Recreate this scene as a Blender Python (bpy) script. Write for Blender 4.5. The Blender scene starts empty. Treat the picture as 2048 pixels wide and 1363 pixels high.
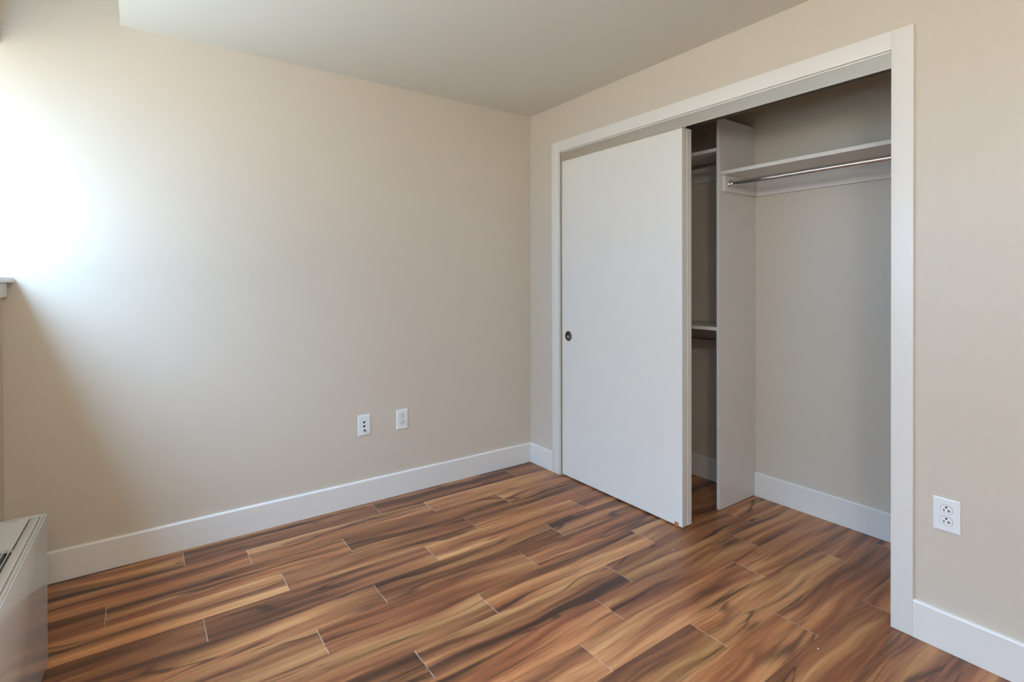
import bpy, bmesh, math, random
from mathutils import Vector, Matrix

S = bpy.context.scene
C = S.collection
PI = math.pi

# ------------------------------------------------------------------ camera
F_PX = 1050.677
cd = bpy.data.cameras.new('camera')
cam = bpy.data.objects.new('camera', cd)
C.objects.link(cam)
yaw, pitch, roll = 0.951141, -0.005700, -0.002787
fw = Vector((math.cos(yaw) * math.cos(pitch), math.sin(yaw) * math.cos(pitch), math.sin(pitch)))
r0 = Vector((math.sin(yaw), -math.cos(yaw), 0))
u0 = r0.cross(fw)
rt = r0 * math.cos(roll) + u0 * math.sin(roll)
up = -r0 * math.sin(roll) + u0 * math.cos(roll)
mw = Matrix.Identity(4)
for i in range(3):
    mw[i][0], mw[i][1], mw[i][2] = rt[i], up[i], -fw[i]
mw[0][3], mw[1][3], mw[2][3] = -2.273832, -2.962666, 1.282404
cam.matrix_world = mw
cd.sensor_fit = 'HORIZONTAL'
cd.sensor_width = 36.0
cd.lens = F_PX / 2048 * 36.0
cd.shift_x = 0.0
cd.shift_y = (566.895 - 681.5) / 2048
cd.clip_start = 0.02
S.camera = cam

# ------------------------------------------------------------------ colour management
S.view_settings.view_transform = 'Standard'
S.view_settings.look = 'None'
S.view_settings.gamma = 1.0
S.view_settings.use_curve_mapping = False
S.view_settings.exposure = 0.70

# ------------------------------------------------------------------ sky (daylight outside the window)
w = bpy.data.worlds.new('sky')
S.world = w
w.use_nodes = True
nt = w.node_tree
nt.nodes.clear()
wo = nt.nodes.new('ShaderNodeOutputWorld')
bg = nt.nodes.new('ShaderNodeBackground')
tc = nt.nodes.new('ShaderNodeTexCoord')
sx = nt.nodes.new('ShaderNodeSeparateXYZ')
mr = nt.nodes.new('ShaderNodeMapRange')
mr.inputs[1].default_value = -1
mr.inputs[2].default_value = 1
rp = nt.nodes.new('ShaderNodeValToRGB')
el = rp.color_ramp.elements
el[0].position = 0.0
el[0].color = (0.66, 0.64, 0.56, 1)
el[1].position = 1.0
el[1].color = (5.6, 9.3, 15.0, 1)
for pos, col in ((0.45, (0.62, 0.64, 0.62, 1)), (0.55, (0.46, 0.74, 1.16, 1)), (0.68, (0.62, 0.98, 1.55, 1)), (0.85, (2.1, 3.3, 5.3, 1))):
    e = el.new(pos)
    e.color = col
nt.links.new(tc.outputs['Generated'], sx.inputs[0])
nt.links.new(sx.outputs['Z'], mr.inputs[0])
nt.links.new(mr.outputs[0], rp.inputs[0])
nt.links.new(rp.outputs[0], bg.inputs[0])
bg.inputs[1].default_value = 3.6
nt.links.new(bg.outputs[0], wo.inputs[0])

# room dimensions (metres): corner of back wall and closet wall at the origin
XL = -2.724          # window wall
YF = -3.62           # wall behind the camera
HC = 2.44            # dropped ceiling
HP = 2.78            # raised ceiling by the window
XS = -2.33           # edge of the dropped ceiling
WY0, WY1 = -0.002, -3.35     # window opening along y
WZ0, WZ1 = 1.290, 2.26
XG = -2.965          # glass plane
XCB = 0.722          # back of the closet
YO0, YO1 = -0.322, -2.198    # inner edges of the closet casing
ZO = 2.127

# sky portal: guides sampling of the daylight through the window opening
ld = bpy.data.lights.new('window_portal', 'AREA')
ld.shape = 'RECTANGLE'
ld.size = WY0 - WY1
ld.size_y = WZ1 - WZ0
ld.cycles.is_portal = True
lo = bpy.data.objects.new('window_portal', ld)
lo.location = (XG - 0.03, (WY0 + WY1) / 2, (WZ0 + WZ1) / 2)
lo.rotation_euler = (PI / 2, 0, -PI / 2)
C.objects.link(lo)


# ================================================================== materials
def new_mat(name):
    m = bpy.data.materials.new(name)
    m.use_nodes = True
    n = m.node_tree
    b = n.nodes['Principled BSDF']
    return m, n, b


def paint(name, col, rough=0.5, bump=0.02, scale=220.0, spec=0.5, var=0.015):
    m, n, b = new_mat(name)
    tc = n.nodes.new('ShaderNodeTexCoord')
    no = n.nodes.new('ShaderNodeTexNoise')
    no.inputs['Scale'].default_value = scale
    no.inputs['Detail'].default_value = 3
    bp = n.nodes.new('ShaderNodeBump')
    bp.inputs['Strength'].default_value = bump
    bp.inputs['Distance'].default_value = 0.002
    n.links.new(tc.outputs['Object'], no.inputs['Vector'])
    n.links.new(no.outputs['Fac'], bp.inputs['Height'])
    n.links.new(bp.outputs[0], b.inputs['Normal'])
    n2 = n.nodes.new('ShaderNodeTexNoise')
    n2.inputs['Scale'].default_value = 2.5
    n.links.new(tc.outputs['Object'], n2.inputs['Vector'])
    mx = n.nodes.new('ShaderNodeMix')
    mx.data_type = 'RGBA'
    lo_ = tuple(max(0, c * (1 - var)) for c in col)
    hi_ = tuple(min(1, c * (1 + var)) for c in col)
    mx.inputs['A'].default_value = (*lo_, 1)
    mx.inputs['B'].default_value = (*hi_, 1)
    n.links.new(n2.outputs['Fac'], mx.inputs['Factor'])
    n.links.new(mx.outputs['Result'], b.inputs['Base Color'])
    b.inputs['Roughness'].default_value = rough
    b.inputs['Specular IOR Level'].default_value = spec
    return m


def metal(name, col, rough, streak=None):
    m, n, b = new_mat(name)
    b.inputs['Metallic'].default_value = 1.0
    b.inputs['Base Color'].default_value = (*col, 1)
    b.inputs['Roughness'].default_value = rough
    if streak:
        tc = n.nodes.new('ShaderNodeTexCoord')
        mp = n.nodes.new('ShaderNodeMapping')
        mp.inputs['Scale'].default_value = streak
        no = n.nodes.new('ShaderNodeTexNoise')
        no.inputs['Scale'].default_value = 6
        no.inputs['Detail'].default_value = 4
        r = n.nodes.new('ShaderNodeMapRange')
        r.inputs[3].default_value = max(0.02, rough - 0.10)
        r.inputs[4].default_value = rough + 0.12
        n.links.new(tc.outputs['Object'], mp.inputs[0])
        n.links.new(mp.outputs[0], no.inputs['Vector'])
        n.links.new(no.outputs['Fac'], r.inputs[0])
        n.links.new(r.outputs[0], b.inputs['Roughness'])
    return m


M_WALL = paint('beige_wall_paint', (0.655, 0.572, 0.462), 0.42, 0.03)
M_CEIL = paint('ceiling_paint', (0.74, 0.70, 0.61), 0.7, 0.03)
M_TRIM = paint('white_trim_paint', (0.80, 0.76, 0.70), 0.32, 0.01)
M_DOOR = paint('white_door_paint', (0.80, 0.76, 0.69), 0.35, 0.01)
M_MELA = paint('white_melamine', (0.74, 0.70, 0.64), 0.35, 0.01)
M_PLATE = paint('white_plastic', (0.84, 0.84, 0.82), 0.25, 0.0)
M_DARK = paint('dark_void', (0.012, 0.012, 0.014), 0.5, 0.0)
M_ENAMEL = paint('glossy_enamel', (0.70, 0.68, 0.66), 0.16, 0.0, spec=0.6)
M_ENTOP = paint('white_enamel_top', (0.66, 0.64, 0.61), 0.12, 0.0, spec=0.7)
M_GAP = paint('painted_gap_shade', (0.03, 0.03, 0.03), 0.7, 0.0)  # near-black colour standing for shade inside grooves and notch
M_CHROME = metal('chrome', (0.72, 0.72, 0.74), 0.10)
M_NICKEL = metal('brushed_nickel', (0.27, 0.255, 0.235), 0.24)
M_ALU = metal('brushed_aluminium', (0.66, 0.63, 0.58), 0.34, (1, 0.25, 3))
M_CRUMB = paint('plaster_crumb', (0.85, 0.83, 0.78), 0.8, 0.0)
M_CLIP = paint('orange_clip', (0.48, 0.17, 0.06), 0.4, 0.0)


def glass_mat():
    m = bpy.data.materials.new('window_glass')
    m.use_nodes = True
    n = m.node_tree
    n.nodes.clear()
    o = n.nodes.new('ShaderNodeOutputMaterial')
    t = n.nodes.new('ShaderNodeBsdfTransparent')
    t.inputs[0].default_value = (0.97, 0.99, 0.98, 1)
    g = n.nodes.new('ShaderNodeBsdfGlossy')
    g.inputs['Roughness'].default_value = 0.02
    mx = n.nodes.new('ShaderNodeMixShader')
    mx.inputs[0].default_value = 0.06
    n.links.new(t.outputs[0], mx.inputs[1])
    n.links.new(g.outputs[0], mx.inputs[2])
    n.links.new(mx.outputs[0], o.inputs[0])
    return m


M_GLASS = glass_mat()


def wood_floor_mat():
    m, n, b = new_mat('plank_wood')
    N, Lk = n.nodes, n.links

    def node(t, **kw):
        x = N.new(t)
        for k, v in kw.items():
            setattr(x, k, v)
        return x

    def math_(op, a, bb=None, clamp=False):
        x = node('ShaderNodeMath', operation=op, use_clamp=clamp)
        for i, v in enumerate((a, bb)):
            if v is None:
                continue
            if isinstance(v, (int, float)):
                x.inputs[i].default_value = v
            else:
                Lk.new(v, x.inputs[i])
        return x.outputs[0]

    def ramp(fac, stops):
        x = node('ShaderNodeValToRGB')
        e = x.color_ramp.elements
        e[0].position, e[0].color = stops[0][0], (*stops[0][1], 1)
        e[1].position, e[1].color = stops[-1][0], (*stops[-1][1], 1)
        for p, c in stops[1:-1]:
            q = e.new(p)
            q.color = (*c, 1)
        Lk.new(fac, x.inputs[0])
        return x.outputs[0]

    def mix(fac, a, c, blend='MIX'):
        x = node('ShaderNodeMix', data_type='RGBA', blend_type=blend)
        for s, v in (('Factor', fac), ('A', a), ('B', c)):
            if isinstance(v, (int, float)):
                x.inputs[s].default_value = v
            elif isinstance(v, tuple):
                x.inputs[s].default_value = (*v, 1)
            else:
                Lk.new(v, x.inputs[s])
        return x.outputs['Result']

    uv = node('ShaderNodeUVMap', uv_map='plank')       # metres from one end / edge
    uv2 = node('ShaderNodeUVMap', uv_map='plank_far')  # metres from the other end / edge
    at = node('ShaderNodeAttribute', attribute_name='plank_id')
    s1 = node('ShaderNodeSeparateXYZ')
    s2 = node('ShaderNodeSeparateXYZ')
    s3 = node('ShaderNodeSeparateColor')
    Lk.new(uv.outputs[0], s1.inputs[0])
    Lk.new(uv2.outputs[0], s2.inputs[0])
    Lk.new(at.outputs['Color'], s3.inputs[0])
    u, v = s1.outputs[0], s1.outputs[1]
    ra, rb, rc = s3.outputs[0], s3.outputs[1], s3.outputs[2]

    def coords(us, vs, ofs):
        c = node('ShaderNodeCombineXYZ')
        Lk.new(math_('ADD', math_('MULTIPLY', u, us), math_('MULTIPLY', ra, 37.0 + ofs)), c.inputs[0])
        Lk.new(math_('ADD', math_('MULTIPLY', v, vs), math_('MULTIPLY', rb, 23.0 + ofs)), c.inputs[1])
        Lk.new(math_('MULTIPLY', rc, 19.0), c.inputs[2])
        return c.outputs[0]

    def noise(vec, scale, detail, rough=0.5, dist=0.0):
        x = node('ShaderNodeTexNoise')
        x.inputs['Scale'].default_value = scale
        x.inputs['Detail'].default_value = detail
        x.inputs['Roughness'].default_value = rough
        x.inputs['Distortion'].default_value = dist
        Lk.new(vec, x.inputs['Vector'])
        return x.outputs['Fac']

    # flowing bands: light sapwood to red-brown to dark heartwood
    wob = noise(coords(1.6, 3.0, 41), 1.0, 2.0, 0.5, 0.0)

    def flow(us, vs, ofs, amp):
        """grain coordinates: the lines across the plank bend with a slow wobble along it"""
        c = node('ShaderNodeCombineXYZ')
        Lk.new(math_('ADD', math_('MULTIPLY', u, us), math_('MULTIPLY', ra, 37.0 + ofs)), c.inputs[0])
        Lk.new(math_('ADD', math_('ADD', math_('MULTIPLY', v, vs), math_('MULTIPLY', rb, 23.0 + ofs)), math_('MULTIPLY', wob, amp)), c.inputs[1])
        Lk.new(math_('MULTIPLY', rc, 19.0), c.inputs[2])
        return c.outputs[0]

    band = noise(flow(0.85, 16.0, 0, 1.6), 1.0, 4.0, 0.55, 0.30)
    band = math_('ADD', math_('MULTIPLY', math_('SUBTRACT', band, 0.5), 1.25), 0.5)
    shift = math_('MULTIPLY', math_('SUBTRACT', rc, 0.5), 0.13)
    fac = math_('ADD', band, shift)
    col = ramp(fac, [(0.22, (0.070, 0.029, 0.014)), (0.34, (0.165, 0.062, 0.028)), (0.45, (0.300, 0.112, 0.046)),
                     (0.56, (0.430, 0.180, 0.070)), (0.72, (0.620, 0.310, 0.125))])
    # olive-brown tint drifting through some of the planks
    ol = noise(flow(0.9, 6.0, 11, 1.2), 1.0, 2.0, 0.5, 0.3)
    olf = math_('MULTIPLY', ramp_fac(N, Lk, ol, 0.54, 0.72), 0.50)
    col = mix(olf, col, mix(1.0, col, (0.62, 0.74, 0.58), 'MULTIPLY'))
    rd = noise(flow(0.8, 5.0, 31, 1.0), 1.0, 2.0, 0.5, 0.3)
    rdf = math_('MULTIPLY', ramp_fac(N, Lk, rd, 0.46, 0.66), 0.60)
    col = mix(rdf, col, mix(1.0, col, (0.95, 0.76, 0.72), 'MULTIPLY'))
    # dark tapering streaks that run along the plank
    st = noise(flow(1.1, 26.0, 7, 2.6), 1.0, 3.5, 0.5, 0.25)
    stf = math_('MULTIPLY', ramp_fac(N, Lk, st, 0.59, 0.72), 0.85)
    col = mix(stf, col, (0.046, 0.021, 0.013))
    # a few thin dark veins
    vn = noise(flow(0.9, 7.0, 5, 1.2), 1.0, 2.0, 0.5, 0.5)
    ridge = math_('ABSOLUTE', math_('SUBTRACT', vn, 0.5))
    vein = math_('SUBTRACT', 1.0, ramp_fac(N, Lk, ridge, 0.002, 0.026))
    gate = ramp_fac(N, Lk, noise(coords(1.8, 5.0, 17), 1.0, 2.0), 0.46, 0.62)
    vein = math_('MULTIPLY', math_('MULTIPLY', vein, gate), 0.75)
    col = mix(vein, col, (0.050, 0.023, 0.015))
    # fine grain
    fine = noise(coords(5.0, 120.0, 3), 1.0, 4.0, 0.6)
    col = mix(1.0, col, ramp(fine, [(0.25, (0.80, 0.78, 0.76)), (0.75, (1.14, 1.14, 1.14))]), 'MULTIPLY')
    # whole-plank brightness
    pb = node('ShaderNodeMapRange')
    pb.inputs[3].default_value = 0.80
    pb.inputs[4].default_value = 1.16
    Lk.new(rb, pb.inputs[0])
    cc = node('ShaderNodeCombineColor')
    for i in range(3):
        Lk.new(pb.outputs[0], cc.inputs[i])
    col = mix(1.0, col, cc.outputs[0], 'MULTIPLY')
    # joints: broken pale lines at the butt ends, thin dark long seams
    de = math_('MINIMUM', s1.outputs[0], s2.outputs[0])
    dl = math_('MINIMUM', s1.outputs[1], s2.outputs[1])
    breakup = noise(coords(3.0, 30.0, 29), 1.0, 1.0)
    endm = math_('SUBTRACT', 1.0, ramp_fac(N, Lk, de, 0.0010, 0.0022))
    endm = math_('MULTIPLY', endm, ramp_fac(N, Lk, breakup, 0.25, 0.55))
    col = mix(math_('MULTIPLY', endm, 0.60), col, (0.62, 0.50, 0.42))
    lonm = math_('SUBTRACT', 1.0, ramp_fac(N, Lk, dl, 0.0003, 0.0012))
    col = mix(math_('MULTIPLY', lonm, 0.55), col, (0.06, 0.03, 0.02))
    Lk.new(col, b.inputs['Base Color'])
    rr = node('ShaderNodeMapRange')
    rr.inputs[3].default_value = 0.27
    rr.inputs[4].default_value = 0.36
    Lk.new(fine, rr.inputs[0])
    Lk.new(rr.outputs[0], b.inputs['Roughness'])
    b.inputs['Specular IOR Level'].default_value = 0.38
    groove = math_('MULTIPLY', math_('MINIMUM', ramp_fac(N, Lk, de, 0.0, 0.0025), ramp_fac(N, Lk, dl, 0.0, 0.0018)), 1.0)
    hgt = math_('ADD', groove, math_('MULTIPLY', fine, 0.05))
    bp = node('ShaderNodeBump')
    bp.inputs['Strength'].default_value = 0.25
    bp.inputs['Distance'].default_value = 0.001
    Lk.new(hgt, bp.inputs['Height'])
    Lk.new(bp.outputs[0], b.inputs['Normal'])
    return m


def ramp_fac(N, Lk, src, a, c):
    x = N.new('ShaderNodeMapRange')
    x.interpolation_type = 'SMOOTHSTEP'
    x.inputs[1].default_value = a
    x.inputs[2].default_value = c
    Lk.new(src, x.inputs[0])
    return x.outputs[0]


M_FLOOR = wood_floor_mat()


# ================================================================== mesh helpers
def add_box(bm, x0, x1, y0, y1, z0, z1, bev=0.0, seg=2, only=None):
    """axis-aligned box; bev rounds its edges (all, or those for which only(edge) is true)"""
    g = bmesh.ops.create_cube(bm, size=1.0)
    vs = g['verts']
    for v in vs:
        v.co = Vector(((x0 + x1) / 2 + v.co.x * (x1 - x0), (y0 + y1) / 2 + v.co.y * (y1 - y0), (z0 + z1) / 2 + v.co.z * (z1 - z0)))
    if bev > 0:
        es = list({e for v in vs for e in v.link_edges})
        if only:
            es = [e for e in es if only(e)]
        bmesh.ops.bevel(bm, geom=es, offset=bev, segments=seg, affect='EDGES', profile=0.5)


def add_prism(bm, pts, to3d, a0, a1):
    """extrude the closed 2-D outline pts between a0 and a1; to3d(p, a) gives the point"""
    lo_ = [bm.verts.new(to3d(p, a0)) for p in pts]
    hi_ = [bm.verts.new(to3d(p, a1)) for p in pts]
    k = len(pts)
    fs = [bm.faces.new(lo_), bm.faces.new(hi_)]
    for i in range(k):
        fs.append(bm.faces.new((lo_[i], lo_[(i + 1) % k], hi_[(i + 1) % k], hi_[i])))
    bmesh.ops.recalc_face_normals(bm, faces=fs)


def add_lathe(bm, prof, org, axis, n=32, cap=True):
    """revolve prof = [(radius, height)...] about axis through org"""
    ax = Vector(axis).normalized()
    t = Vector((0, 0, 1)) if abs(ax.z) < 0.9 else Vector((1, 0, 0))
    e1 = ax.cross(t).normalized()
    e2 = ax.cross(e1)
    org = Vector(org)
    rings = []
    for r, h in prof:
        if r <= 1e-6:
            rings.append([bm.verts.new(org + ax * h)])
        else:
            rings.append([bm.verts.new(org + ax * h + (e1 * math.cos(2 * PI * i / n) + e2 * math.sin(2 * PI * i / n)) * r) for i in range(n)])
    fs = []
    for a, c in zip(rings, rings[1:]):
        for i in range(n):
            j = (i + 1) % n
            q = [a[i % len(a)], a[j % len(a)], c[j % len(c)], c[i % len(c)]]
            q2 = []
            for v in q:
                if v not in q2:
                    q2.append(v)
            if len(q2) > 2:
                fs.append(bm.faces.new(q2))
    if cap:
        for rg in (rings[0], rings[-1]):
            if len(rg) > 2:
                fs.append(bm.faces.new(rg))
    bmesh.ops.recalc_face_normals(bm, faces=fs)


def obj(name, bm, mat, parent=None, smooth=False):
    me = bpy.data.meshes.new(name)
    bm.normal_update()
    bm.to_mesh(me)
    bm.free()
    me.materials.append(mat)
    if smooth:
        for p in me.polygons:
            p.use_smooth = True
        me.set_sharp_from_angle(angle=math.radians(35))
    o = bpy.data.objects.new(name, me)
    C.objects.link(o)
    if parent:
        o.parent = parent
    return o


def boxes(name, lst, mat, parent=None, bev=0.0, seg=2):
    bm = bmesh.new()
    for q in lst:
        add_box(bm, *q, bev=bev, seg=seg)
    return obj(name, bm, mat, parent, smooth=bev > 0)


def structure(o, label=None):
    o['kind'] = 'structure'
    if label:
        o['label'] = label
    return o


def tag(o, label, cat, group=None):
    o['label'] = label
    o['category'] = cat
    if group:
        o['group'] = group
    return o


def thing(name, label, cat, loc=(0, 0, 0), rotz=0.0, group=None):
    o = bpy.data.objects.new(name, None)
    o.empty_display_size = 0.1
    C.objects.link(o)
    o.location = loc
    o.rotation_euler = (0, 0, rotz)
    return tag(o, label, cat, group)


# ================================================================== floor
ROW = 0.1569
Y_TOP = -0.343 + 2 * ROW      # upper edge of row 0 (the strip nearest the back wall that is full width)
JOINTS = {0: [-2.105, -1.184], 1: [-1.856, -0.930], 2: [-1.450, -0.526], 3: [-1.766, -0.842], 4: [-2.076, -1.151],
          5: [-1.468, -0.531], 6: [-1.743, -0.811], 7: [-1.146, -0.220], 8: [-1.498, -0.565], 9: [-0.780, 0.157],
          10: [-1.010, -0.072], 11: [-0.600, 0.348], 12: [-0.281]}
FX0, FX1 = XL, XCB
FY0, FY1 = YF, 0.0


def build_floor():
    rnd = random.Random(11)
    bm = bmesh.new()
    uv = bm.loops.layers.uv.new('plank')
    uv2 = bm.loops.layers.uv.new('plank_far')
    col = bm.loops.layers.float_color.new('plank_id')
    L = 0.930
    r = -1
    while True:
        yt, yb = Y_TOP - ROW * r, Y_TOP - ROW * (r + 1)
        if yt <= FY0:
            break
        js = JOINTS.get(r) or [FX0 + rnd.random() * L]
        js = sorted(js)
        while js[0] > FX0:
            js.insert(0, js[0] - L)
        while js[-1] < FX1:
            js.append(js[-1] + L)
        for a, c in zip(js, js[1:]):
            rc = (rnd.random(), rnd.random(), rnd.random())
            x0, x1 = max(a, FX0), min(c, FX1)
            y0, y1 = max(yb, FY0), min(yt, FY1)
            if x1 - x0 < 1e-4 or y1 - y0 < 1e-4:
                continue
            pts = ((x0, y0), (x1, y0), (x1, y1), (x0, y1))
            f = bm.faces.new([bm.verts.new((x, y, 0)) for x, y in pts])
            for lp, (x, y) in zip(f.loops, pts):
                lp[uv].uv = (x - a, y - yb)
                lp[uv2].uv = (c - x, yt - y)
                lp[col] = (*rc, 1)
        r += 1
    # slab below the planks
    add_box(bm, FX0, FX1, FY0, FY1, -0.08, -0.002)
    return structure(obj('floor', bm, M_FLOOR))


build_floor()

# ================================================================== room shell
T = 0.13
structure(boxes('wall_back', [(XL - 0.30, XCB + T, 0.0, T, -0.08, HP)], M_WALL))
structure(boxes('wall_right', [(0.0, 0.115, -0.337, -0.0005, 0, HC), (0.0, 0.115, YF, -2.214, 0, HC), (0.0, 0.115, -2.2139, -0.3371, 2.143, HC)], M_WALL))
structure(boxes('wall_left', [(XL - 0.28, XL, YF, WY1, -0.08, HP),
                              (XL - 0.28, XL, WY1 + 0.0001, WY0 + 0.0015, -0.08, WZ0 - 0.0),
                              (XL - 0.28, XL, WY1 + 0.0001, WY0 + 0.0015, WZ1, HP)], M_WALL))
structure(boxes('wall_front', [(XL - 0.28, XCB + T, YF - T, YF - 0.0005, -0.08, HP)], M_WALL))
structure(boxes('wall_closet_back', [(XCB, XCB + T, YF, -0.0005, -0.08, HC)], M_WALL))
structure(boxes('wall_closet_right', [(0.1155, XCB - 0.0005, -2.46, -2.36, 0, HC)], M_WALL))
structure(boxes('ceiling', [(XS, XCB + T, YF - T, T, HC, HP), (XL - 0.30, XS - 0.0005, YF - T, T, HP, HP + 0.1)], M_CEIL))


# ------------------------------------------------------------------ baseboards (eased top edge)
BH, BT = 0.136, 0.0135


def base_prof():
    return [(0, 0.001), (BT, 0.001), (BT, BH - 0.007), (BT - 0.0025, BH - 0.0025), (BT - 0.007, BH), (0, BH)]


def baseboard(name, runs):
    bm = bmesh.new()
    for kind, wall, a0, a1, h in runs:
        pr = [(d, z if z < 0.05 else z + h) for d, z in base_prof()]
        if kind == 'y-':      # face looks to -y, wall plane y = wall
            add_prism(bm, pr, lambda p, a: (a, wall - p[0], p[1]), a0, a1)
        elif kind == 'x-':
            add_prism(bm, pr, lambda p, a: (wall - p[0], a, p[1]), a0, a1)
        elif kind == 'x+':
            add_prism(bm, pr, lambda p, a: (wall + p[0], a, p[1]), a0, a1)
        elif kind == 'y+':
            add_prism(bm, pr, lambda p, a: (a, wall + p[0], p[1]), a0, a1)
    return structure(obj(name, bm, M_TRIM))


baseboard('baseboard_back', [('y-', -0.0003, XL + BT, -0.0003, 0)])
baseboard('baseboard_right', [('x-', -0.0003, -BT - 0.0005, -0.2545, 0), ('x-', -0.0003, YF + BT, -2.2665, 0)])
baseboard('baseboard_left', [('x+', XL + 0.0003, YF + BT, -0.001, 0)])
baseboard('baseboard_front', [('y+', YF + 0.0003, XL + BT, -0.001, 0)])
baseboard('baseboard_closet', [('x-', XCB - 0.0003, -1.2370, -0.001, 0.006), ('x-', XCB - 0.0003, -2.3595, -1.2580, 0.006)])

# ------------------------------------------------------------------ closet casing and jamb
CT = 0.0150
CW = 0.0685
bm = bmesh.new()


def eased(e):
    return max(v.co.x for v in e.verts) < -0.005


add_box(bm, -CT, -0.0003, YO0, YO0 + CW, 0.001, ZO + CW, 0.002, 2, eased)
add_box(bm, -CT, -0.0003, YO1 - CW, YO1, 0.001, ZO + CW, 0.002, 2, eased)
add_box(bm, -CT, -0.0003, YO1 - 0.0005, YO0 + 0.0005, ZO, ZO + CW, 0.002, 2, eased)
structure(obj('trim_1', bm, M_TRIM, smooth=True), 'white flat casing around the closet opening')
structure(boxes('trim_2', [(0.0, 0.115, -0.3365, -0.3285, 0.001, 2.1425), (0.0, 0.115, -2.2135, -2.2025, 0.001, 2.1425),
                           (0.0, 0.115, -2.2024, -0.3286, 2.1215, 2.1425)], M_TRIM, bev=0.001), 'white jamb lining inside the closet casing')

# ------------------------------------------------------------------ window on the left wall
wn = structure(boxes('window_1', [(XG - 0.03, XG + 0.03, WY0 - 0.05, WY0, WZ0, WZ1), (XG - 0.03, XG + 0.03, WY1, WY1 + 0.05, WZ0, WZ1),
                                  (XG - 0.03, XG + 0.03, WY1 + 0.05, WY0 - 0.05, WZ0, WZ0 + 0.05),
                                  (XG - 0.03, XG + 0.03, WY1 + 0.05, WY0 - 0.05, WZ1 - 0.05, WZ1),
                                  (XG - 0.03, XG + 0.03, (WY0 + WY1) / 2 - 0.025, (WY0 + WY1) / 2 + 0.025, WZ0 + 0.0501, WZ1 - 0.0501)], M_TRIM, bev=0.002))
boxes('pane', [(XG - 0.004, XG + 0.004, WY1 + 0.045, WY0 - 0.045, WZ0 + 0.045, WZ1 - 0.045)], M_GLASS, wn)
bm = bmesh.new()
add_box(bm, XG + 0.0301, XL + 0.001, WY1 + 0.0005, WY0 - 0.0005, WZ0 - 0.0005, WZ0 + 0.0130)
add_box(bm, XL + 0.0005, XL + 0.036, WY1 - 0.05, -0.004, WZ0 - 0.0095, WZ0 + 0.0130, 0.003)
obj('window_sill', bm, M_TRIM, wn, smooth=True)
bm = bmesh.new()
add_box(bm, XL + 0.0005, XL + 0.018, WY1 - 0.035, -0.026, WZ0 - 0.068, WZ0 - 0.010, 0.002)
obj('apron', bm, M_TRIM, wn, smooth=True)


# ================================================================== sliding doors and track
def slab_with_hole(bm, x0, x1, y0, y1, z0, z1, hy, hz, hr, depth, n=40):
    """door slab whose front face (at x0) has a round pocket"""
    ring = [(hy + hr * math.cos(2 * PI * i / n), hz + hr * math.sin(2 * PI * i / n)) for i in range(n)]
    corners = [(y1, z1), (y0, z1), (y0, z0), (y1, z0)]
    fv = [bm.verts.new((x0, y, z)) for y, z in corners]
    bv = [bm.verts.new((x1, y, z)) for y, z in corners]
    rv = [bm.verts.new((x0, y, z)) for y, z in ring]
    rb = [bm.verts.new((x0 + depth, y, z)) for y, z in ring]
    edges = [bm.edges.new((fv[i], fv[(i + 1) % 4])) for i in range(4)] + [bm.edges.new((rv[i], rv[(i + 1) % n])) for i in range(n)]
    r = bmesh.ops.triangle_fill(bm, edges=edges, use_beauty=True)
    fs = [f for f in r['geom'] if isinstance(f, bmesh.types.BMFace)]
    for f in list(fs):     # drop a fill across the pocket, if any
        c = f.calc_center_median()
        if (c.y - hy) ** 2 + (c.z - hz) ** 2 < (hr * 0.98) ** 2 and all(v in rv for v in f.verts):
            bm.faces.remove(f)
    bm.faces.new(bv)
    for i in range(4):
        bm.faces.new((fv[i], fv[(i + 1) % 4], bv[(i + 1) % 4], bv[i]))
    for i in range(n):
        bm.faces.new((rv[i], rv[(i + 1) % n], rb[(i + 1) % n], rb[i]))
    bm.faces.new(rb)
    bmesh.ops.recalc_face_normals(bm, faces=bm.faces)


D1Y0, D1Y1, DZ0, DZ1 = -1.273, -0.3395, 0.0085, 2.085
PY, PZ, PR = -0.399, 0.922, 0.0300
bm = bmesh.new()
slab_with_hole(bm, 0.005, 0.040, D1Y0, D1Y1, DZ0, DZ1, PY, PZ, PR, 0.016)
d1 = structure(obj('door_1', bm, M_DOOR), 'front white sliding closet door with a round finger pull')
bm = bmesh.new()
add_lathe(bm, [(0.0300, 0.0003), (0.0325, 0.0008), (0.0328, 0.0016), (0.0305, 0.0024), (0.0282, 0.0016), (0.0268, -0.004), (0.0258, -0.0115), (0.0235, -0.0135), (0, -0.0140)],
          (0.005, PY, PZ), (-1, 0, 0), 48, cap=False)
obj('finger_pull', bm, M_NICKEL, d1, smooth=True)
bm = bmesh.new()
add_box(bm, 0.045, 0.080, -1.2755, -0.342, DZ0, 2.066, 0.001, 1)
structure(obj('door_2', bm, M_DOOR), 'rear white sliding closet door parked behind the front one')

bm = bmesh.new()
add_box(bm, 0.0010, 0.0030, -2.2015, -0.3300, 2.0635, 2.1205)     # fascia
add_box(bm, 0.0030, 0.0900, -2.2015, -0.3300, 2.1150, 2.1205)     # top plate
add_box(bm, 0.0415, 0.0432, -2.2015, -0.3300, 2.0900, 2.1150)     # middle and rear flanges of the two channels
add_box(bm, 0.0885, 0.0900, -2.2015, -0.3300, 2.0800, 2.1150)
tag(obj('sliding_door_track', bm, M_ALU), 'brushed metal track fascia running across the top of the closet opening', 'track')

gd = tag(boxes('floor_guide', [(0.0012, 0.0042, -1.2500, -1.2270, 0.001, 0.0265), (0.0012, 0.0300, -1.2500, -1.2270, 0.0005, 0.0035)], M_CLIP, bev=0.0005, seg=1),
         'small orange floor guide clip at the bottom corner of the sliding door', 'clip')

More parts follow.
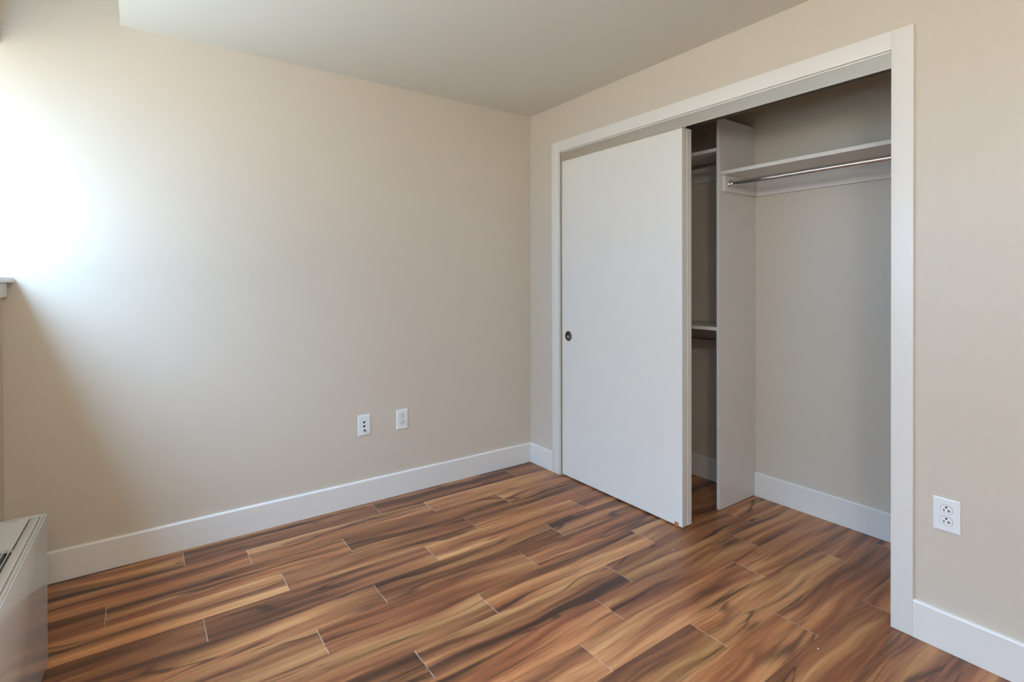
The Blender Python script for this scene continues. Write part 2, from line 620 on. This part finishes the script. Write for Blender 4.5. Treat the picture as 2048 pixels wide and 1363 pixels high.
# ================================================================== closet fittings
DVY0, DVY1 = -1.257, -1.238
XSH = 0.360
bm = bmesh.new()
# panel notched round the baseboard
prof = [(XSH, 0.002), (XCB - BT - 0.001, 0.002), (XCB - BT - 0.001, BH + 0.010), (XCB - 0.001, BH + 0.010), (XCB - 0.001, 2.184), (XSH, 2.184)]
add_prism(bm, prof, lambda p, a: (p[0], a, p[1]), DVY0, DVY1)
dv = tag(obj('closet_divider', bm, M_MELA), 'tall white upright panel dividing the closet beside the sliding door', 'panel')
CLT = 0.018
CLH = 0.090
XCF = 0.385           # front end of the side cleats


def shelf(zb, y0, y1, label, left):
    t = thing('closet_shelf', label, 'shelf', (XSH, (y0 + y1) / 2, zb), 0, 'white closet shelves')
    cy = (y0 + y1) / 2
    bm = bmesh.new()
    add_box(bm, 0.002, XCB - XSH - 0.001, y0 - cy, y1 - cy, 0, 0.0195, 0.0008, 1)
    obj('board', bm, M_MELA, t, smooth=True)
    boxes('back_cleat', [(XCB - XSH - 0.001 - CLT, XCB - XSH - 0.001, y0 - cy + CLT + 0.0005, y1 - cy - CLT - 0.0005, -CLH, -0.0003)], M_MELA, t, bev=0.001, seg=1)
    for s in (0, 1):
        a = y0 - cy if s == 0 else y1 - cy - CLT
        boxes('side_cleat', [(XCF - XSH, XCB - XSH - 0.001, a, a + CLT, -CLH, -0.0003)], M_MELA, t, bev=0.001, seg=1)
    return t


SH = [(1.8655, -2.3595, DVY0 - 0.0003, 'wide white shelf right of the divider panel above the bright chrome rod'),
      (2.0020, DVY1 + 0.0003, -0.001, 'upper short white shelf in the dark gap behind the sliding door'),
      (0.9990, DVY1 + 0.0003, -0.001, 'lower short white shelf in the dark gap, at finger pull height')]
for i, (zb, a, c, lb) in enumerate(SH):
    shelf(zb, a, c, lb, i > 0)


def rod(x, z, y0, y1, label, r=0.0150):
    t = thing('clothes_rod', label, 'rod', (x, (y0 + y1) / 2, z), 0, 'chrome closet rods')
    cy = (y0 + y1) / 2
    bm = bmesh.new()
    add_lathe(bm, [(r, 0.004), (r, y1 - y0 - 0.004)], (0, y0 - cy, 0), (0, 1, 0), 32)
    obj('tube', bm, M_CHROME, t, smooth=True)
    for s in (0, 1):
        bm = bmesh.new()
        d = 1 if s == 0 else -1
        add_lathe(bm, [(0.0255, 0.0003), (0.0262, 0.002), (0.0245, 0.0042), (0.0195, 0.0055), (0.0190, 0.016), (0.0178, 0.018), (0.0152, 0.018)],
                  (0, (y0 if s == 0 else y1) - cy, 0), (0, d, 0), 36, cap=False)
        fl = obj('flange', bm, M_CHROME, t, smooth=True)
        bm = bmesh.new()
        add_lathe(bm, [(0.004, 0), (0.004, 0.0012), (0.0026, 0.0022), (0, 0.0024)], (-0.0185, ((y0 + d * 0.011) if s == 0 else (y1 + d * 0.011)) - cy, -0.004), (-1, 0, 0), 16)
        obj('screw', bm, M_CHROME, fl, smooth=True)
    return t


rod(0.437, 1.820, -2.3595 + CLT + 0.0003, DVY0 - CLT - 0.0006, 'long chrome clothes rod under the wide shelf right of the divider panel')
rod(0.437, 1.956, DVY1 + CLT + 0.0006, -0.001 - CLT - 0.0003, 'dark chrome rod under the upper short shelf behind the sliding door')
rod(0.437, 0.950, DVY1 + CLT + 0.0006, -0.001 - CLT - 0.0003, 'dark chrome rod under the lower short shelf behind the sliding door')


# ================================================================== wall plates (built facing -y, origin on the wall)
def plate_mesh(bm, w_, h_, d=0.0058):
    hw, hh, b_ = w_ / 2, h_ / 2, 0.0045
    lo_ = [(-hw, -hh), (hw, -hh), (hw, hh), (-hw, hh)]
    hi_ = [(-hw + b_, -hh + b_), (hw - b_, -hh + b_), (hw - b_, hh - b_), (-hw + b_, hh - b_)]
    v0 = [bm.verts.new((x, -0.0003, z)) for x, z in lo_]
    v1 = [bm.verts.new((x, -0.0022, z)) for x, z in lo_]
    v2 = [bm.verts.new((x * 0.985, -0.0045, z * 0.99)) for x, z in lo_]
    v3 = [bm.verts.new((x, -d, z)) for x, z in hi_]
    for a, c in ((v0, v1), (v1, v2), (v2, v3)):
        for i in range(4):
            j = (i + 1) % 4
            bm.faces.new((a[i], a[j], c[j], c[i]))
    bm.faces.new(v3)
    bm.faces.new(list(reversed(v0)))
    bmesh.ops.recalc_face_normals(bm, faces=bm.faces)


def rec_outline(n=10):
    """duplex receptacle face: circle cut flat above and below"""
    R, flat = 0.0172, 0.0142
    a0 = math.asin(flat / R)
    pts = []
    for i in range(n + 1):
        a = -a0 + 2 * a0 * i / n
        pts.append((R * math.cos(a), R * math.sin(a)))
    for i in range(n + 1):
        a = PI - a0 + 2 * a0 * i / n
        pts.append((R * math.cos(a), R * math.sin(a)))
    return pts


def to_wall(p, a):
    return (p[0], -a, p[1])


def outlet(label, loc, rotz, w_=0.072, h_=0.117):
    t = thing('wall_outlet', label, 'outlet', loc, rotz, 'white duplex wall outlets')
    bm = bmesh.new()
    plate_mesh(bm, w_, h_)
    obj('cover_plate', bm, M_PLATE, t)
    for dz in (0.0195, -0.0195):
        bm = bmesh.new()
        pr = rec_outline()
        add_prism(bm, [(x, z + dz) for x, z in pr], to_wall, 0.0056, 0.0072)
        rc = obj('receptacle', bm, M_PLATE, t)
        bm = bmesh.new()
        add_prism(bm, [(x * 1.06, dz + z * 1.07) for x, z in pr], to_wall, 0.0050, 0.00595)
        obj('recess_line', bm, M_GAP2, rc)  # grey outline painted as the shade in the gap round the receptacle
        bm = bmesh.new()
        # ground hole on top, neutral T slot, hot slot below it
        add_prism(bm, [(0.0034 * math.cos(2 * PI * i / 16), dz + 0.0082 + 0.0031 * math.sin(2 * PI * i / 16)) for i in range(16)], to_wall, 0.0060, 0.00735)
        add_box(bm, -0.0082, -0.0050, -0.00735, -0.0060, dz - 0.0062, dz + 0.0010)
        add_box(bm, 0.0048, 0.0080, -0.00735, -0.0060, dz - 0.0066, dz + 0.0016)
        add_box(bm, 0.0070, 0.0118, -0.00735, -0.0060, dz - 0.0034, dz - 0.0012)
        sl = obj('slots', bm, M_DARK, rc)
    bm = bmesh.new()
    add_lathe(bm, [(0.0032, 0.0050), (0.0032, 0.0066), (0.0020, 0.0072), (0, 0.0073)], (0, 0, 0), (0, -1, 0), 20)
    obj('screw', bm, M_PLATE, t, smooth=True)
    return t


M_GAP2 = paint('receptacle_gap_shade', (0.26, 0.26, 0.26), 0.5, 0.0)
outlet('white duplex outlet on the beige back wall, the plate nearer the corner', (-0.9785, 0, 0.4500), 0)
outlet('white duplex outlet on the beige wall beside the right casing of the closet', (0, -2.3600, 0.4690), -PI / 2, 0.076, 0.1145)

t = thing('jack_plate', 'white cable plate with two dark jacks and a coax stud on the back wall', 'wall plate', (-1.2125, 0, 0.4520))
bm = bmesh.new()
plate_mesh(bm, 0.072, 0.117)
obj('cover_plate', bm, M_PLATE, t)
for dz in (0.0165, -0.0065):
    bm = bmesh.new()
    add_prism(bm, [(-0.0070, dz - 0.0058), (0.0020, dz - 0.0058), (0.0020, dz - 0.0010), (0.0085, dz + 0.0035), (0.0085, dz + 0.0060), (-0.0070, dz + 0.0060)], to_wall, 0.0052, 0.0062)
    j = obj('jack', bm, M_DARK, t)
    j['label'] = 'dark phone jack opening'
bm = bmesh.new()
add_lathe(bm, [(0.0062, 0.0050), (0.0062, 0.0085), (0.0048, 0.0088), (0.0048, 0.0195), (0.0040, 0.0200), (0.0018, 0.0200), (0.0016, 0.0180), (0, 0.0180)], (0, 0, -0.0285), (0, -1, 0), 20)
o = obj('coax_stud', bm, M_NICKEL, t, smooth=True)
o['label'] = 'dark metal threaded stud'

# ================================================================== wall air conditioner (local frame: x out of the window wall, y towards the back wall, z up)
AC_L, AC_D, AC_H = 1.07, 0.192, 0.495
AC_Z0 = 0.005
ac = thing('wall_air_conditioner', 'white glossy wall air conditioner with a top grille below the window sill', 'air conditioner', (-2.526, -0.609, AC_Z0), math.radians(-1.8))
H_ = AC_H
# cabinet: sides, back and an inner floor below the top openings
boxes('cabinet', [(-0.160, -0.006, -AC_L + 0.004, -0.0065, 0.0, H_ - 0.055)], M_ENTOP, ac, bev=0.002)
# glossy front panel with a rolled top edge
bm = bmesh.new()
add_box(bm, -0.0055, 0.0, -AC_L, -0.0022, 0.0, H_ - 0.001, 0.0015, 2)
obj('front_panel', bm, M_ENAMEL, ac, smooth=True)
bm = bmesh.new()
add_box(bm, -AC_D + 0.030, -0.0008, -0.0020, 0.0, 0.0, H_ + 0.0025, 0.0008, 1)
obj('end_panel', bm, M_ENTOP, ac, smooth=True)
bm = bmesh.new()
add_box(bm, -AC_D + 0.030, -0.0008, -AC_L - 0.0022, -AC_L - 0.0002, 0.0, H_ + 0.0025, 0.0008, 1)
obj('end_panel', bm, M_ENTOP, ac, smooth=True)
bm = bmesh.new()
add_box(bm, -0.0405, -0.0168, -AC_L, -0.0024, H_ - 0.060, H_ - 0.0014, 0.0025, 2)     # inner strip
add_box(bm, -0.0154, -0.0058, -AC_L, -0.0024, H_ - 0.060, H_ - 0.0006, 0.0020, 2)
obj('top_rail', bm, M_ENTOP, ac, smooth=True)
bm = bmesh.new()
add_box(bm, -0.0168, -0.0154, -AC_L, -0.0024, H_ - 0.060, H_ - 0.0040)
add_box(bm, -0.0436, -0.0406, -AC_L, -0.0024, H_ - 0.060, H_ - 0.0120)
obj('seam', bm, M_GAP, ac)  # dark strips painted as the shade in the two top grooves
# end lid with finger notch
GY = -0.2445
bm = bmesh.new()
n = 14
pts = [(-0.160, GY), (-0.0437, GY), (-0.0437, -0.0030)]
for i in range(n + 1):
    a = i / n
    pts.append((-0.0690 - 0.040 * a, -0.0030 - 0.0150 * math.sin(PI * a)))
pts += [(-0.160, -0.0030)]
add_prism(bm, pts, lambda p, a: (p[0], p[1], a), H_ - 0.012, H_ - 0.0015)
obj('lid', bm, M_ENTOP, ac)
boxes('notch_shadow', [(-0.115, -0.062, -0.0240, -0.0025, H_ - 0.030, H_ - 0.0125)], M_GAP, ac).name = 'notch_shade'  # dark block painted as the shade inside the finger notch
# outlet grille: slats along the unit and cross bars
bm = bmesh.new()
k = 0
x = -0.0470
while x > -0.158:
    add_box(bm, x - 0.0028, x, -AC_L + 0.02, GY - 0.0005, H_ - 0.018, H_ - 0.0025, 0.0006, 1)
    x -= 0.0130
y = GY - 0.14
while y > -AC_L + 0.05:
    add_box(bm, -0.158, -0.0438, y - 0.004, y, H_ - 0.028, H_ - 0.0185)
    y -= 0.14
obj('grille', bm, M_ENTOP, ac)
boxes('air_duct', [(-0.159, -0.0437, -AC_L + 0.02, GY - 0.001, H_ - 0.0545, H_ - 0.050)], M_DARK, ac)
# mounting sleeve running back into the wall
boxes('sleeve', [(-0.182, -0.1605, -AC_L + 0.03, -0.020, 0.01, H_ - 0.004)], M_ENTOP, ac, bev=0.002)

# ================================================================== fill light added behind the camera, shaped as a pendant
def fill_light_mat():
    m, n, b = new_mat('fill_light_glow')
    b.inputs['Base Color'].default_value = (0.85, 0.83, 0.78, 1)
    b.inputs['Emission Color'].default_value = (1.0, 0.98, 0.96, 1)
    b.inputs['Emission Strength'].default_value = FILL_STRENGTH
    return m


FILL_STRENGTH = 36.0
lp = thing('added_fill_light', 'added fill light out of view, shaped as a round globe on a metal stem', 'fill light', (-2.25, -3.40, HC))
bm = bmesh.new()
add_lathe(bm, [(0.065, -0.0005), (0.065, -0.014), (0.055, -0.022), (0, -0.022)], (0, 0, 0), (0, 0, 1), 40)
obj('canopy', bm, M_NICKEL, lp, smooth=True)
bm = bmesh.new()
add_lathe(bm, [(0.008, -0.0225), (0.008, -0.390), (0.040, -0.392), (0.046, -0.425), (0, -0.425)], (0, 0, 0), (0, 0, 1), 32)
obj('stem', bm, M_NICKEL, lp, smooth=True)
bm = bmesh.new()
add_lathe(bm, [(0.13 * math.sin(PI * i / 18), -0.545 + 0.13 * math.cos(PI * i / 18)) for i in range(2, 18)] + [(0, -0.675)], (0, 0, 0), (0, 0, 1), 40)
obj('fill_globe', bm, fill_light_mat(), lp, smooth=True)  # glowing globe added to brighten the room

# ================================================================== crumbs on the floor
for i, (x, y, r_, lb) in enumerate(((-0.209, -1.379, 0.0028, 'tiny white paint crumb on the floor in front of the closet gap'),
                                    (-0.355, -2.098, 0.0028, 'tiny white paint crumb on the floor near the foot of the right casing'))):
    bm = bmesh.new()
    bmesh.ops.create_icosphere(bm, subdivisions=2, radius=r_)
    rn = random.Random(i)
    for v in bm.verts:
        v.co *= 0.8 + 0.35 * rn.random()
        v.co.z = v.co.z * 0.6
    zmin = min(v.co.z for v in bm.verts)
    for v in bm.verts:
        v.co.z -= zmin - 0.0002
    o = obj('paint_crumb', bm, M_CRUMB)
    o.location = (x, y, 0)
    tag(o, lb, 'crumb', 'crumbs on the wood floor')
